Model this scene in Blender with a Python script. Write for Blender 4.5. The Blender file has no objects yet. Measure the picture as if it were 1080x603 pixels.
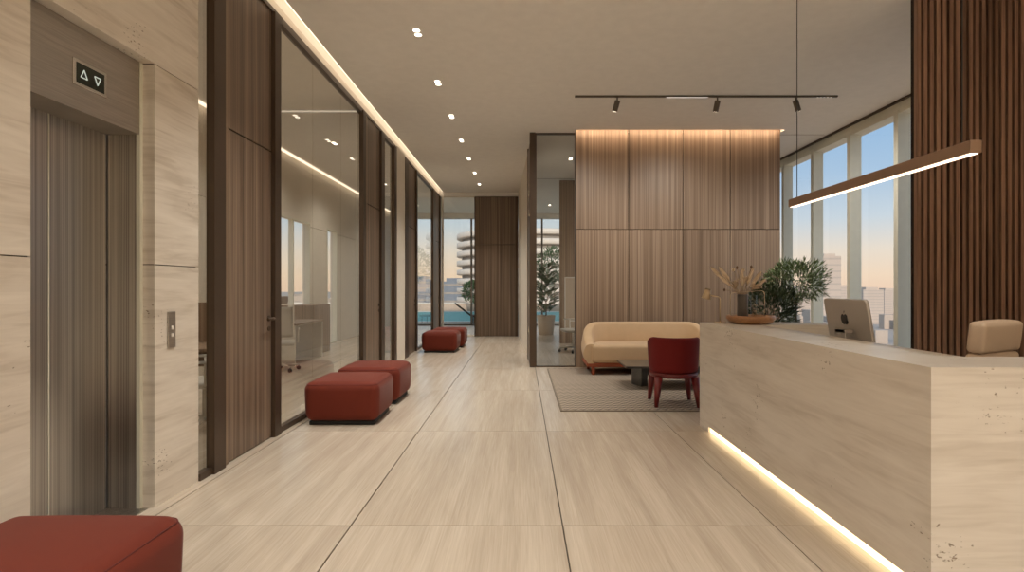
import bpy, bmesh, math, random
from mathutils import Vector, Matrix, Euler

C = bpy.context.scene.collection
scene = bpy.context.scene
R = math.radians
rnd = random.Random(7)

# ---------------------------------------------------------------- camera, sky, sun, exposure
CAM_H = 1.35
FPX = 580.0                      # focal length in pixels of a 1080 px wide frame
cd = bpy.data.cameras.new('camera'); cam = bpy.data.objects.new('camera', cd); C.objects.link(cam)
cd.sensor_fit = 'HORIZONTAL'; cd.sensor_width = 36.0; cd.lens = 36.0 * FPX / 1080.0
cd.shift_x = -10.0 / 1080.0; cd.shift_y = 1.5 / 1080.0
cd.clip_start = 0.05; cd.clip_end = 20000
cam.location = (0, 0, CAM_H); cam.rotation_euler = (R(90), 0, 0)
scene.camera = cam

scene.view_settings.view_transform = 'Standard'
scene.view_settings.look = 'None'
scene.view_settings.gamma = 1.0
scene.view_settings.use_curve_mapping = False
scene.view_settings.exposure = 0.28
scene.cycles.max_bounces = 10
scene.cycles.diffuse_bounces = 6
scene.cycles.glossy_bounces = 5
scene.cycles.transparent_max_bounces = 24
scene.cycles.caustics_reflective = False
scene.cycles.caustics_refractive = False

E_DOWN = 105.0       # each ceiling downlight, W
E_TRACK = 100.0
LED_COVE = 3.4      # emission of the cove strips
LED_DESK = 2.6
LED_PEND = 2.4
WARM = (1.0, 0.95, 0.86)
SKY_STRENGTH = 1.0

w = bpy.data.worlds.new('sky'); scene.world = w; w.use_nodes = True
wn = w.node_tree.nodes; wl = w.node_tree.links; wn.clear()
wo = wn.new('ShaderNodeOutputWorld'); bg = wn.new('ShaderNodeBackground')
tc = wn.new('ShaderNodeTexCoord'); sx = wn.new('ShaderNodeSeparateXYZ'); rp = wn.new('ShaderNodeValToRGB')
wl.new(tc.outputs['Generated'], sx.inputs[0]); wl.new(sx.outputs['Z'], rp.inputs[0])
wl.new(rp.outputs[0], bg.inputs[0]); wl.new(bg.outputs[0], wo.inputs[0]); bg.inputs[1].default_value = SKY_STRENGTH
els = rp.color_ramp.elements
els[0].position = 0.0; els[0].color = (0.78, 0.58, 0.43, 1)
els[1].position = 1.0; els[1].color = (0.34, 0.42, 0.52, 1)
for p, c in ((0.02, (0.80, 0.63, 0.47, 1)), (0.06, (0.74, 0.66, 0.56, 1)), (0.11, (0.54, 0.62, 0.68, 1)), (0.18, (0.36, 0.51, 0.68, 1)), (0.27, (0.25, 0.43, 0.66, 1)), (0.5, (0.34, 0.46, 0.60, 1))):
    e = els.new(p); e.color = c

sd = bpy.data.lights.new('sun', 'SUN'); sun = bpy.data.objects.new('sun', sd); C.objects.link(sun)
sd.energy = 1.9; sd.color = (1.0, 0.85, 0.70); sd.angle = R(2)
sun.rotation_euler = Vector((0.0, 0.95, -0.30)).to_track_quat('-Z', 'Y').to_euler()   # low evening sun from behind the building

# ---------------------------------------------------------------- materials
def new_mat(name):
    m = bpy.data.materials.new(name); m.use_nodes = True
    n = m.node_tree.nodes; b = n.get('Principled BSDF')
    return m, n, m.node_tree.links, b

def plain(name, col, rough=0.5, metal=0.0, spec=0.5, emit=None, estr=0.0, sheen=0.0, coat=0.0, bump=0.0, bscale=300):
    m, n, l, b = new_mat(name)
    b.inputs['Base Color'].default_value = (*col, 1); b.inputs['Roughness'].default_value = rough
    b.inputs['Metallic'].default_value = metal; b.inputs['Specular IOR Level'].default_value = spec
    if sheen: b.inputs['Sheen Weight'].default_value = sheen; b.inputs['Sheen Roughness'].default_value = 0.4
    if coat: b.inputs['Coat Weight'].default_value = coat; b.inputs['Coat Roughness'].default_value = 0.15
    if emit: b.inputs['Emission Color'].default_value = (*emit, 1); b.inputs['Emission Strength'].default_value = estr
    # a faint procedural mottling so that no surface is perfectly even
    t = n.new('ShaderNodeTexCoord'); z = n.new('ShaderNodeTexNoise'); z.inputs['Scale'].default_value = 9; z.inputs['Detail'].default_value = 4
    mx = n.new('ShaderNodeMix'); mx.data_type = 'RGBA'; mx.blend_type = 'MULTIPLY'
    rr = n.new('ShaderNodeMapRange'); rr.inputs[3].default_value = 0.93; rr.inputs[4].default_value = 1.05
    l.new(t.outputs['Object'], z.inputs['Vector']); l.new(z.outputs['Fac'], rr.inputs[0])
    cc = n.new('ShaderNodeCombineColor')
    for i in range(3): l.new(rr.outputs[0], cc.inputs[i])
    mx.inputs[0].default_value = 1.0; mx.inputs[6].default_value = (*col, 1); l.new(cc.outputs[0], mx.inputs[7]); l.new(mx.outputs[2], b.inputs['Base Color'])
    if bump:
        nz = n.new('ShaderNodeTexNoise'); nz.inputs['Scale'].default_value = bscale; nz.inputs['Detail'].default_value = 2
        bp = n.new('ShaderNodeBump'); bp.inputs['Strength'].default_value = bump; bp.inputs['Distance'].default_value = 0.002
        l.new(t.outputs['Object'], nz.inputs['Vector']); l.new(nz.outputs['Fac'], bp.inputs['Height']); l.new(bp.outputs[0], b.inputs['Normal'])
    return m

def streaks(name, stops, scale1, scale2, rough=0.5, mixf=0.45, coat=0.0, metal=0.0, island=0.25, distort=0.6, rot=(0, 0, 0), bump=0.0, spec=0.5):
    """two stretched noises through a ramp; tone shifts from piece to piece"""
    m, n, l, b = new_mat(name)
    t = n.new('ShaderNodeTexCoord'); g = n.new('ShaderNodeNewGeometry')
    off = n.new('ShaderNodeVectorMath'); off.operation = 'SCALE'; off.inputs[0].default_value = (37.0, 53.0, 19.0)
    l.new(g.outputs['Random Per Island'], off.inputs[3])
    add = n.new('ShaderNodeVectorMath'); add.operation = 'ADD'; l.new(t.outputs['Object'], add.inputs[0]); l.new(off.outputs[0], add.inputs[1])
    outs = []
    for sc, dt in ((scale1, 5), (scale2, 3)):
        mp = n.new('ShaderNodeMapping'); mp.inputs['Scale'].default_value = sc; mp.inputs['Rotation'].default_value = rot
        nz = n.new('ShaderNodeTexNoise'); nz.inputs['Scale'].default_value = 1.0; nz.inputs['Detail'].default_value = dt; nz.inputs['Distortion'].default_value = distort
        l.new(add.outputs[0], mp.inputs[0]); l.new(mp.outputs[0], nz.inputs['Vector']); outs.append(nz.outputs['Fac'])
    mx = n.new('ShaderNodeMix'); mx.inputs[0].default_value = mixf; l.new(outs[0], mx.inputs[2]); l.new(outs[1], mx.inputs[3])
    ir = n.new('ShaderNodeMapRange'); ir.inputs[3].default_value = -0.1 * island; ir.inputs[4].default_value = 0.1 * island
    l.new(g.outputs['Random Per Island'], ir.inputs[0])
    ad = n.new('ShaderNodeMath'); l.new(mx.outputs[0], ad.inputs[0]); l.new(ir.outputs[0], ad.inputs[1])
    cr = n.new('ShaderNodeValToRGB'); l.new(ad.outputs[0], cr.inputs[0])
    e = cr.color_ramp.elements
    e[0].position = stops[0][0]; e[0].color = (*stops[0][1], 1); e[1].position = stops[-1][0]; e[1].color = (*stops[-1][1], 1)
    for p, c in stops[1:-1]:
        k = e.new(p); k.color = (*c, 1)
    l.new(cr.outputs[0], b.inputs['Base Color'])
    b.inputs['Roughness'].default_value = rough; b.inputs['Metallic'].default_value = metal; b.inputs['Specular IOR Level'].default_value = spec
    if coat: b.inputs['Coat Weight'].default_value = coat; b.inputs['Coat Roughness'].default_value = 0.12
    if bump:
        bp = n.new('ShaderNodeBump'); bp.inputs['Strength'].default_value = bump; bp.inputs['Distance'].default_value = 0.002
        l.new(outs[1], bp.inputs['Height']); l.new(bp.outputs[0], b.inputs['Normal'])
    return m

def stone(name, lo, hi, rough=0.4, rot=(0.25, 0.2, 0)):
    m = streaks(name, [(0.30, lo), (0.50, tuple((a + 2 * c) / 3 for a, c in zip(lo, hi))), (0.68, hi)], (0.7, 0.7, 4.2), (2.2, 2.2, 26), rough, 0.4, 0, 0, 0.3, 1.2, rot)
    n = m.node_tree.nodes; l = m.node_tree.links; b = n['Principled BSDF']
    src = b.inputs['Base Color'].links[0].from_socket
    t = n.new('ShaderNodeTexCoord')
    mp = n.new('ShaderNodeMapping'); mp.inputs['Scale'].default_value = (40, 40, 80); l.new(t.outputs['Object'], mp.inputs[0])
    v = n.new('ShaderNodeTexNoise'); v.inputs['Scale'].default_value = 1.0; v.inputs['Detail'].default_value = 2; l.new(mp.outputs[0], v.inputs['Vector'])
    big = n.new('ShaderNodeTexNoise'); big.inputs['Scale'].default_value = 2.3; l.new(t.outputs['Object'], big.inputs['Vector'])
    s = n.new('ShaderNodeMath'); s.operation = 'MULTIPLY'; l.new(v.outputs['Fac'], s.inputs[0]); l.new(big.outputs['Fac'], s.inputs[1])
    pit = n.new('ShaderNodeMapRange'); pit.inputs[1].default_value = 0.425; pit.inputs[2].default_value = 0.46; l.new(s.outputs[0], pit.inputs[0])
    mx = n.new('ShaderNodeMix'); mx.data_type = 'RGBA'; l.new(pit.outputs[0], mx.inputs[0]); l.new(src, mx.inputs[6]); mx.inputs[7].default_value = (lo[0] * .55, lo[1] * .5, lo[2] * .45, 1)
    l.new(mx.outputs[2], b.inputs['Base Color'])
    inv = n.new('ShaderNodeMath'); inv.operation = 'SUBTRACT'; inv.inputs[0].default_value = 1.0; l.new(pit.outputs[0], inv.inputs[1])
    bp = n.new('ShaderNodeBump'); bp.inputs['Strength'].default_value = 0.6; bp.inputs['Distance'].default_value = 0.003
    l.new(inv.outputs[0], bp.inputs['Height']); l.new(bp.outputs[0], b.inputs['Normal'])
    return m

def glass(name, tint=(0.95, 0.95, 0.93), ior=1.45, gl=(1, 1, 1)):
    m = bpy.data.materials.new(name); m.use_nodes = True
    n = m.node_tree.nodes; l = m.node_tree.links; n.clear()
    o = n.new('ShaderNodeOutputMaterial'); tr = n.new('ShaderNodeBsdfTransparent'); gs = n.new('ShaderNodeBsdfGlossy')
    f = n.new('ShaderNodeFresnel'); f.inputs['IOR'].default_value = ior; mx = n.new('ShaderNodeMixShader')
    tr.inputs[0].default_value = (*tint, 1); gs.inputs[0].default_value = (*gl, 1); gs.inputs['Roughness'].default_value = 0.0
    geo = n.new('ShaderNodeNewGeometry'); fr = n.new('ShaderNodeMath'); fr.operation = 'SUBTRACT'; fr.inputs[0].default_value = 1.0
    l.new(geo.outputs['Backfacing'], fr.inputs[1]); mu = n.new('ShaderNodeMath'); mu.operation = 'MULTIPLY'
    l.new(f.outputs[0], mu.inputs[0]); l.new(fr.outputs[0], mu.inputs[1])
    l.new(mu.outputs[0], mx.inputs[0]); l.new(tr.outputs[0], mx.inputs[1]); l.new(gs.outputs[0], mx.inputs[2]); l.new(mx.outputs[0], o.inputs[0])
    return m

def emitter(name, col, s):
    m = bpy.data.materials.new(name); m.use_nodes = True
    n = m.node_tree.nodes; l = m.node_tree.links; n.clear()
    o = n.new('ShaderNodeOutputMaterial'); e = n.new('ShaderNodeEmission'); e.inputs[0].default_value = (*col, 1); e.inputs[1].default_value = s
    l.new(e.outputs[0], o.inputs[0]); return m

def zigzag(name, a, bcol):
    m, n, l, b = new_mat(name)
    t = n.new('ShaderNodeTexCoord'); s = n.new('ShaderNodeSeparateXYZ'); l.new(t.outputs['Object'], s.inputs[0])
    def mth(op, i0, i1=None, i2=None):
        k = n.new('ShaderNodeMath'); k.operation = op
        for j, i in enumerate((i0, i1, i2)):
            if i is None: continue
            if isinstance(i, (int, float)): k.inputs[j].default_value = i
            else: l.new(i, k.inputs[j])
        return k.outputs[0]
    pp = mth('PINGPONG', s.outputs['X'], 0.045)
    u = mth('ADD', s.outputs['Y'], pp)
    f = mth('FRACT', mth('DIVIDE', u, 0.09))
    st = mth('SMOOTH_MIN', mth('MULTIPLY', mth('ABSOLUTE', mth('SUBTRACT', f, 0.5)), 2.0), 1.0, 0.2)
    nz = n.new('ShaderNodeTexNoise'); nz.inputs['Scale'].default_value = 120; l.new(t.outputs['Object'], nz.inputs['Vector'])
    fac = mth('ADD', mth('MULTIPLY', st, 0.8), mth('MULTIPLY', nz.outputs['Fac'], 0.25))
    cr = n.new('ShaderNodeValToRGB'); l.new(fac, cr.inputs[0])
    cr.color_ramp.elements[0].position = 0.25; cr.color_ramp.elements[0].color = (*a, 1); cr.color_ramp.elements[1].position = 0.75; cr.color_ramp.elements[1].color = (*bcol, 1)
    l.new(cr.outputs[0], b.inputs['Base Color']); b.inputs['Roughness'].default_value = 0.95; b.inputs['Specular IOR Level'].default_value = 0.1
    bp = n.new('ShaderNodeBump'); bp.inputs['Strength'].default_value = 0.5; bp.inputs['Distance'].default_value = 0.004
    l.new(fac, bp.inputs['Height']); l.new(bp.outputs[0], b.inputs['Normal'])
    return m

M = {}
M['floor'] = streaks('floor_stone', [(0.28, (0.45, 0.37, 0.29)), (0.5, (0.555, 0.475, 0.385)), (0.70, (0.655, 0.575, 0.48))], (9, 0.5, 1), (120, 2.6, 1), 0.26, 0.42, 0, 0, 0.35, 0.8, spec=0.5)
M['joint'] = plain('floor_joint', (0.10, 0.08, 0.06), 0.8)
M['ceiling'] = plain('ceiling_paint', (0.86, 0.83, 0.785), 0.8)
M['cream'] = plain('cream_paint', (0.76, 0.70, 0.61), 0.7)
M['stone'] = stone('travertine', (0.50, 0.43, 0.35), (0.80, 0.74, 0.66), 0.35)
M['desk'] = stone('desk_travertine', (0.58, 0.52, 0.45), (0.80, 0.75, 0.685), 0.38, (0.55, 0.35, 0))
M['wood'] = streaks('walnut_panel', [(0.36, (0.075, 0.048, 0.032)), (0.49, (0.16, 0.11, 0.077)), (0.64, (0.29, 0.21, 0.15))], (22, 22, 0.2), (105, 105, 0.45), 0.42, 0.5, 0, 0, 0.5, 0.3)
M['oak'] = streaks('oak_panel', [(0.33, (0.155, 0.10, 0.066)), (0.5, (0.275, 0.19, 0.13)), (0.67, (0.43, 0.32, 0.235))], (22, 22, 0.16), (95, 95, 0.35), 0.45, 0.5, 0, 0, 0.4, 0.3)
M['slat'] = streaks('slat_walnut', [(0.34, (0.12, 0.065, 0.042)), (0.5, (0.23, 0.132, 0.088)), (0.66, (0.34, 0.205, 0.14))], (22, 22, 0.5), (95, 95, 1.5), 0.45, 0.5, 0, 0, 0.9, 0.3)
M['slat_back'] = plain('slat_backing', (0.022, 0.012, 0.008), 0.8)
M['bronze'] = plain('bronze_metal', (0.10, 0.07, 0.05), 0.42, 0.55)
M['bronze_light'] = plain('bronze_edge', (0.30, 0.22, 0.155), 0.4, 0.5)
M['steel'] = streaks('brushed_steel', [(0.38, (0.31, 0.295, 0.28)), (0.5, (0.46, 0.44, 0.415)), (0.62, (0.60, 0.58, 0.55))], (40, 40, 0.15), (160, 160, 0.3), 0.30, 0.6, 0, 1.0, 0.1, 0.1)
M['steel_h'] = streaks('brushed_steel_header', [(0.3, (0.36, 0.33, 0.295)), (0.5, (0.44, 0.405, 0.36)), (0.7, (0.53, 0.49, 0.44))], (3, 3, 60), (4, 4, 300), 0.38, 0.6, 0, 0.9, 0.1, 0.1)
M['chrome'] = plain('satin_chrome', (0.62, 0.60, 0.57), 0.25, 1.0)
M['alu'] = plain('aluminium_mullion', (0.74, 0.73, 0.62), 0.55, 0.0)
M['mull_dark'] = plain('dark_mullion', (0.14, 0.12, 0.10), 0.45, 0.4)
M['glass'] = glass('partition_glass', (0.95, 0.94, 0.91), 1.50)
M['win'] = glass('window_glass', (0.97, 0.97, 0.97), 1.30)
M['red'] = plain('rust_velvet', (0.155, 0.027, 0.015), 0.8, 0, 0.2, sheen=0.12, bump=0.15, bscale=420)
M['red_seam'] = plain('rust_seam', (0.12, 0.014, 0.009), 0.8)
M['crimson'] = plain('crimson_velvet', (0.17, 0.012, 0.012), 0.7, 0, 0.2, sheen=0.1, bump=0.1, bscale=420)
M['crimson_leg'] = plain('crimson_lacquer', (0.17, 0.012, 0.012), 0.35, coat=0.3)
M['tan'] = plain('tan_fabric', (0.60, 0.43, 0.27), 0.8, 0, 0.25, sheen=0.2, bump=0.2, bscale=380)
M['rustwood'] = plain('rust_wood', (0.36, 0.085, 0.035), 0.45)
M['black'] = plain('black_base', (0.012, 0.011, 0.010), 0.6)
M['dark_stone'] = streaks('dark_stone', [(0.3, (0.03, 0.03, 0.028)), (0.7, (0.085, 0.08, 0.072))], (3, 3, 3), (30, 30, 30), 0.3, 0.4, 0.3)
M['rug'] = zigzag('rug_weave', (0.17, 0.135, 0.105), (0.46, 0.39, 0.32))
M['rug_edge'] = plain('rug_binding', (0.20, 0.16, 0.12), 0.9)
M['imac'] = plain('silver_aluminium', (0.60, 0.555, 0.51), 0.38, 0.5)
M['logo'] = plain('dark_logo', (0.05, 0.045, 0.04), 0.3, 0.5)
M['screen'] = plain('screen_glass', (0.01, 0.01, 0.012), 0.15)
M['leather'] = plain('beige_leather', (0.62, 0.48, 0.355), 0.5, bump=0.1)
M['brass'] = plain('brass', (0.62, 0.48, 0.32), 0.4, 0.6)
M['traywood'] = streaks('tray_wood', [(0.3, (0.30, 0.14, 0.06)), (0.7, (0.50, 0.26, 0.12))], (8, 3, 8), (60, 8, 60), 0.35, 0.4, 0.3)
M['vase'] = plain('charcoal_ceramic', (0.10, 0.085, 0.075), 0.4)
M['dried'] = plain('dried_flower', (0.66, 0.52, 0.38), 0.9)
M['dried_dark'] = plain('dried_seed', (0.16, 0.09, 0.05), 0.9)
M['stemc'] = plain('dried_stem', (0.34, 0.25, 0.16), 0.9)
M['leaf'] = plain('olive_leaf', (0.17, 0.23, 0.10), 0.5)
M['leaf_dark'] = plain('dark_leaf', (0.06, 0.09, 0.04), 0.5)
M['leaf_mid'] = plain('broad_leaf', (0.07, 0.13, 0.06), 0.45)
M['bark'] = plain('bark', (0.20, 0.145, 0.10), 0.9, bump=0.5, bscale=60)
M['pot'] = plain('beige_pot', (0.55, 0.44, 0.34), 0.7)
M['pot_dark'] = plain('dark_pot', (0.06, 0.05, 0.045), 0.5)
M['soil'] = plain('soil', (0.05, 0.035, 0.025), 0.95, bump=0.8, bscale=80)
M['white'] = plain('white_plastic', (0.72, 0.69, 0.64), 0.4)
M['mesh'] = plain('grey_mesh', (0.46, 0.43, 0.39), 0.6)
M['dark_plastic'] = plain('dark_plastic', (0.03, 0.028, 0.026), 0.5)
M['pend'] = plain('pendant_bronze', (0.36, 0.235, 0.165), 0.45, 0.4)
M['track'] = plain('track_metal', (0.13, 0.105, 0.08), 0.45, 0.4)
M['led'] = emitter('cove_led', (1.0, 0.80, 0.58), LED_COVE)
M['led_wall'] = emitter('wall_wash_led', (1.0, 0.74, 0.50), 14.0)
M['led_desk'] = emitter('desk_led', (1.0, 0.74, 0.42), LED_DESK)
M['led_pend'] = emitter('pendant_led', (1.0, 0.80, 0.58), LED_PEND)
M['led_soft'] = emitter('soft_led', (1.0, 0.80, 0.60), 1.6)
M['led_line'] = emitter('line_led', (1.0, 0.84, 0.66), 0.5)
M['lens'] = emitter('lamp_lens', (1.0, 0.86, 0.68), 7.0)
M['lens_soft'] = emitter('linear_lens', (1.0, 0.88, 0.74), 0.5)
M['display'] = plain('display_glass', (0.012, 0.018, 0.010), 0.15)
M['arrow'] = emitter('arrow_light', (0.80, 0.85, 0.70), 0.55)
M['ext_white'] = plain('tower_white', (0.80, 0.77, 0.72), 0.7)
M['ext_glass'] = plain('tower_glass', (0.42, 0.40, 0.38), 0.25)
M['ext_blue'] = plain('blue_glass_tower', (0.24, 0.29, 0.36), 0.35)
M['ext_haze'] = plain('pale_concrete', (0.66, 0.56, 0.475), 0.9)  # distance haze put into the colour; the terrace parapet shares it
M['ext_haze2'] = plain('grey_concrete', (0.56, 0.485, 0.42), 0.9)  # greyer skyline tone, haze painted in as well
M['ext_ground'] = plain('city_ground', (0.56, 0.475, 0.41), 0.95)  # plain paled towards peach to paint in the haze
M['city'] = streaks('rooftop_mix', [(0.3, (0.42, 0.36, 0.32)), (0.5, (0.53, 0.455, 0.39)), (0.7, (0.64, 0.54, 0.45))], (.02, .02, .02), (.1, .1, .1), 0.9, 0.4, island=4.0)  # roof tones vary per block, all paled by painted haze
M['terrace'] = plain('terrace_stone', (0.62, 0.56, 0.48), 0.7)
M['water'] = plain('pool_water', (0.17, 0.42, 0.39), 0.5, 0, 0.1)

# ---------------------------------------------------------------- mesh helpers
class MB:
    def __init__(self): self.bm = bmesh.new()
    def box(self, x0, x1, y0, y1, z0, z1, bev=0.0, seg=2):
        bm = self.bm
        r = bmesh.ops.create_cube(bm, size=1.0)
        vs = r['verts']
        for v in vs:
            v.co = Vector(((x0 + x1) / 2 + v.co.x * (x1 - x0), (y0 + y1) / 2 + v.co.y * (y1 - y0), (z0 + z1) / 2 + v.co.z * (z1 - z0)))
        if bev:
            es = list({e for v in vs for e in v.link_edges})
            bmesh.ops.bevel(bm, geom=es, offset=bev, segments=seg, profile=0.5, affect='EDGES')
        return self
    def cyl(self, p0, p1, r0, r1=None, n=16, caps=True, smooth=True):
        p0, p1 = Vector(p0), Vector(p1); r1 = r0 if r1 is None else r1
        d = (p1 - p0).normalized()
        a = d.orthogonal().normalized(); b = d.cross(a)
        bm = self.bm
        A = [bm.verts.new(p0 + (a * math.cos(t) + b * math.sin(t)) * r0) for t in [2 * math.pi * i / n for i in range(n)]]
        B = [bm.verts.new(p1 + (a * math.cos(t) + b * math.sin(t)) * r1) for t in [2 * math.pi * i / n for i in range(n)]]
        for i in range(n):
            f = bm.faces.new((A[i], A[(i + 1) % n], B[(i + 1) % n], B[i])); f.smooth = smooth
        if caps:
            bm.faces.new(A[::-1]); bm.faces.new(B)
        return self
    def tube(self, pts, r, n=8):
        pts = [Vector(p) for p in pts]; bm = self.bm; rings = []
        rr = r if isinstance(r, (list, tuple)) else [r] * len(pts)
        a = None
        for i, p in enumerate(pts):
            d = (pts[min(i + 1, len(pts) - 1)] - pts[max(i - 1, 0)]).normalized()
            if a is None: a = d.orthogonal().normalized()
            a = (a - d * a.dot(d)).normalized(); b = d.cross(a)
            rings.append([bm.verts.new(p + (a * math.cos(2 * math.pi * k / n) + b * math.sin(2 * math.pi * k / n)) * rr[i]) for k in range(n)])
        for i in range(len(rings) - 1):
            for k in range(n):
                f = bm.faces.new((rings[i][k], rings[i][(k + 1) % n], rings[i + 1][(k + 1) % n], rings[i + 1][k])); f.smooth = True
        bm.faces.new(rings[0][::-1]); bm.faces.new(rings[-1])
        return self
    def prism(self, poly, z0, z1):
        bm = self.bm
        A = [bm.verts.new((x, y, z0)) for x, y in poly]; B = [bm.verts.new((x, y, z1)) for x, y in poly]
        n = len(poly)
        for i in range(n): bm.faces.new((A[i], A[(i + 1) % n], B[(i + 1) % n], B[i]))
        bm.faces.new(A[::-1]); bm.faces.new(B)
        return self
    def lathe(self, prof, cx=0, cy=0, cz=0, n=32, sx=1.0, sy=1.0):
        bm = self.bm; rings = []
        for r, z in prof:
            rings.append([bm.verts.new((cx + sx * r * math.cos(2 * math.pi * k / n), cy + sy * r * math.sin(2 * math.pi * k / n), cz + z)) for k in range(n)])
        for i in range(len(rings) - 1):
            for k in range(n):
                f = bm.faces.new((rings[i][k], rings[i][(k + 1) % n], rings[i + 1][(k + 1) % n], rings[i + 1][k])); f.smooth = True
        bm.faces.new(rings[0][::-1]); bm.faces.new(rings[-1])
        return self
    def rbox(self, x0, x1, y0, y1, z0, z1, r, k=4, bulge=0.0, taper=0.0):
        """box with round edges, optionally with a puffed top and sides drawn in towards the foot"""
        c = Vector(((x0 + x1) / 2, (y0 + y1) / 2, (z0 + z1) / 2)); h = ((x1 - x0) / 2, (y1 - y0) / 2, (z1 - z0) / 2)
        def ts(hh):
            s = [-hh + r - r * math.tan(R(45) * (1 - i / k)) for i in range(k + 1)]
            m = [(-hh + r) + (2 * hh - 2 * r) * i / 6 for i in range(1, 6)]
            return s + m + [-v for v in s[::-1]]
        T = [ts(v) for v in h]; bm = self.bm; cache = {}
        def vert(p):
            inner = [max(-(h[i] - r), min(h[i] - r, p[i])) for i in range(3)]
            d = Vector([p[i] - inner[i] for i in range(3)])
            q = Vector(inner) + (d.normalized() * r if d.length > 1e-9 else d)
            if bulge:
                fx = 1 - min(1, abs(q.x / h[0])) ** 2; fy = 1 - min(1, abs(q.y / h[1])) ** 2; fz = 1 - min(1, abs(q.z / h[2])) ** 2
                if q.z > 0: q.z += bulge * fx * fy * (q.z / h[2])
                q.x += bulge * 0.6 * fz * fy * (q.x / h[0]); q.y += bulge * 0.6 * fz * fx * (q.y / h[1])
            if taper:
                s = 1 - taper * (0.5 - q.z / (2 * h[2])); q.x *= s; q.y *= s
            key = tuple(round(v, 5) for v in q)
            if key not in cache: cache[key] = bm.verts.new(q + c)
            return cache[key]
        for ax in range(3):
            u, v = [(1, 2), (2, 0), (0, 1)][ax]
            for sgn in (-1, 1):
                for i in range(len(T[u]) - 1):
                    for j in range(len(T[v]) - 1):
                        ps = []
                        for a, b_ in ((i, j), (i + 1, j), (i + 1, j + 1), (i, j + 1)):
                            p = [0, 0, 0]; p[ax] = sgn * h[ax]; p[u] = T[u][a]; p[v] = T[v][b_]; ps.append(vert(p))
                        if sgn < 0: ps = ps[::-1]
                        if len(set(ps)) == 4:
                            try: f = bm.faces.new(ps); f.smooth = True
                            except ValueError: pass
        return self
    def leaf(self, p, d, up, L, W, fold=0.15):
        d = d.normalized(); s = d.cross(up)
        s = s.normalized() if s.length > 1e-4 else d.orthogonal().normalized()
        nn = s.cross(d)
        bm = self.bm
        a = bm.verts.new(p); m1 = bm.verts.new(p + d * L * 0.45 + s * W / 2 + nn * fold * W); m2 = bm.verts.new(p + d * L * 0.45 - s * W / 2 + nn * fold * W)
        t = bm.verts.new(p + d * L - nn * fold * L * 0.4); md = bm.verts.new(p + d * L * 0.5)
        for f in ((a, m1, md), (m1, t, md), (a, md, m2), (md, t, m2)):
            bm.faces.new(f).smooth = True
        return self
    def mesh(self, name, mat):
        me = bpy.data.meshes.new(name)
        bmesh.ops.recalc_face_normals(self.bm, faces=self.bm.faces[:])
        self.bm.to_mesh(me); self.bm.free()
        for m_ in (mat if isinstance(mat, (list, tuple)) else [mat]): me.materials.append(m_)
        return me
    def build(self, name, mat, parent=None, loc=None, rot=None):
        o = bpy.data.objects.new(name, self.mesh(name, mat)); C.objects.link(o)
        if parent: o.parent = parent
        if loc is not None: o.location = loc
        if rot is not None: o.rotation_euler = rot
        return o

def tag(o, label, cat, group=None, kind=None):
    o['label'] = label; o['category'] = cat
    if group: o['group'] = group
    if kind: o['kind'] = kind
    return o
def thing(name, label, cat, loc=(0, 0, 0), rz=0.0, group=None):
    o = bpy.data.objects.new(name, None); C.objects.link(o); o.location = loc; o.rotation_euler = (0, 0, rz); o.empty_display_size = 0.1
    return tag(o, label, cat, group)
def struct(o, label=None, cat=None):
    o['kind'] = 'structure'
    if label: o['label'] = label; o['category'] = cat
    return o
def dup(root, loc, rz=0.0, label=None, group=None):
    def cp(o, par):
        c = o.copy(); C.objects.link(c)
        if par: c.parent = par
        for ch in o.children: cp(ch, c)
        return c
    r = cp(root, None); r.location = loc; r.rotation_euler = (0, 0, rz)
    if label: r['label'] = label
    if group: r['group'] = group
    return r
def spot(parent, loc, rot, energy, size=120, blend=1.0, col=WARM, rad=0.04):
    d = bpy.data.lights.new('lamp_light', 'SPOT'); d.energy = energy; d.spot_size = R(size); d.spot_blend = blend; d.color = col; d.shadow_soft_size = rad
    o = bpy.data.objects.new('lamp_light', d); C.objects.link(o); o.parent = parent; o.location = loc; o.rotation_euler = rot
    return o

# ---------------------------------------------------------------- the shell
CEIL = 3.97
XL, XR = -2.25, 5.45            # corridor face of the left wall, facade glass on the right
XO = -4.60                      # far wall of the office behind the left partition
YB, YF = -5.0, 19.5             # wall behind the camera, far facade
# floor slabs with open joints over a dark bed
b = MB(); g = 0.004
xs = [-4.6] + [-3.367 + 1.2 * i for i in range(8)] + [5.6]
ys = [-5.0] + [-3.03 + 2.05 * i for i in range(11)] + [YF]
for i in range(len(xs) - 1):
    for j in range(len(ys) - 1):
        b.box(xs[i] + g, xs[i + 1] - g, ys[j] + g * .6, ys[j + 1] - g * .6, -0.03, 0.0)
fl = struct(b.build('floor', M['floor']), 'pale beige stone slab floor with fine grain and dark joints', 'floor')
MB().box(-4.7, 5.7, -5.1, 19.6, -0.25, -0.012).build('bed', M['joint'], fl)

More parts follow.
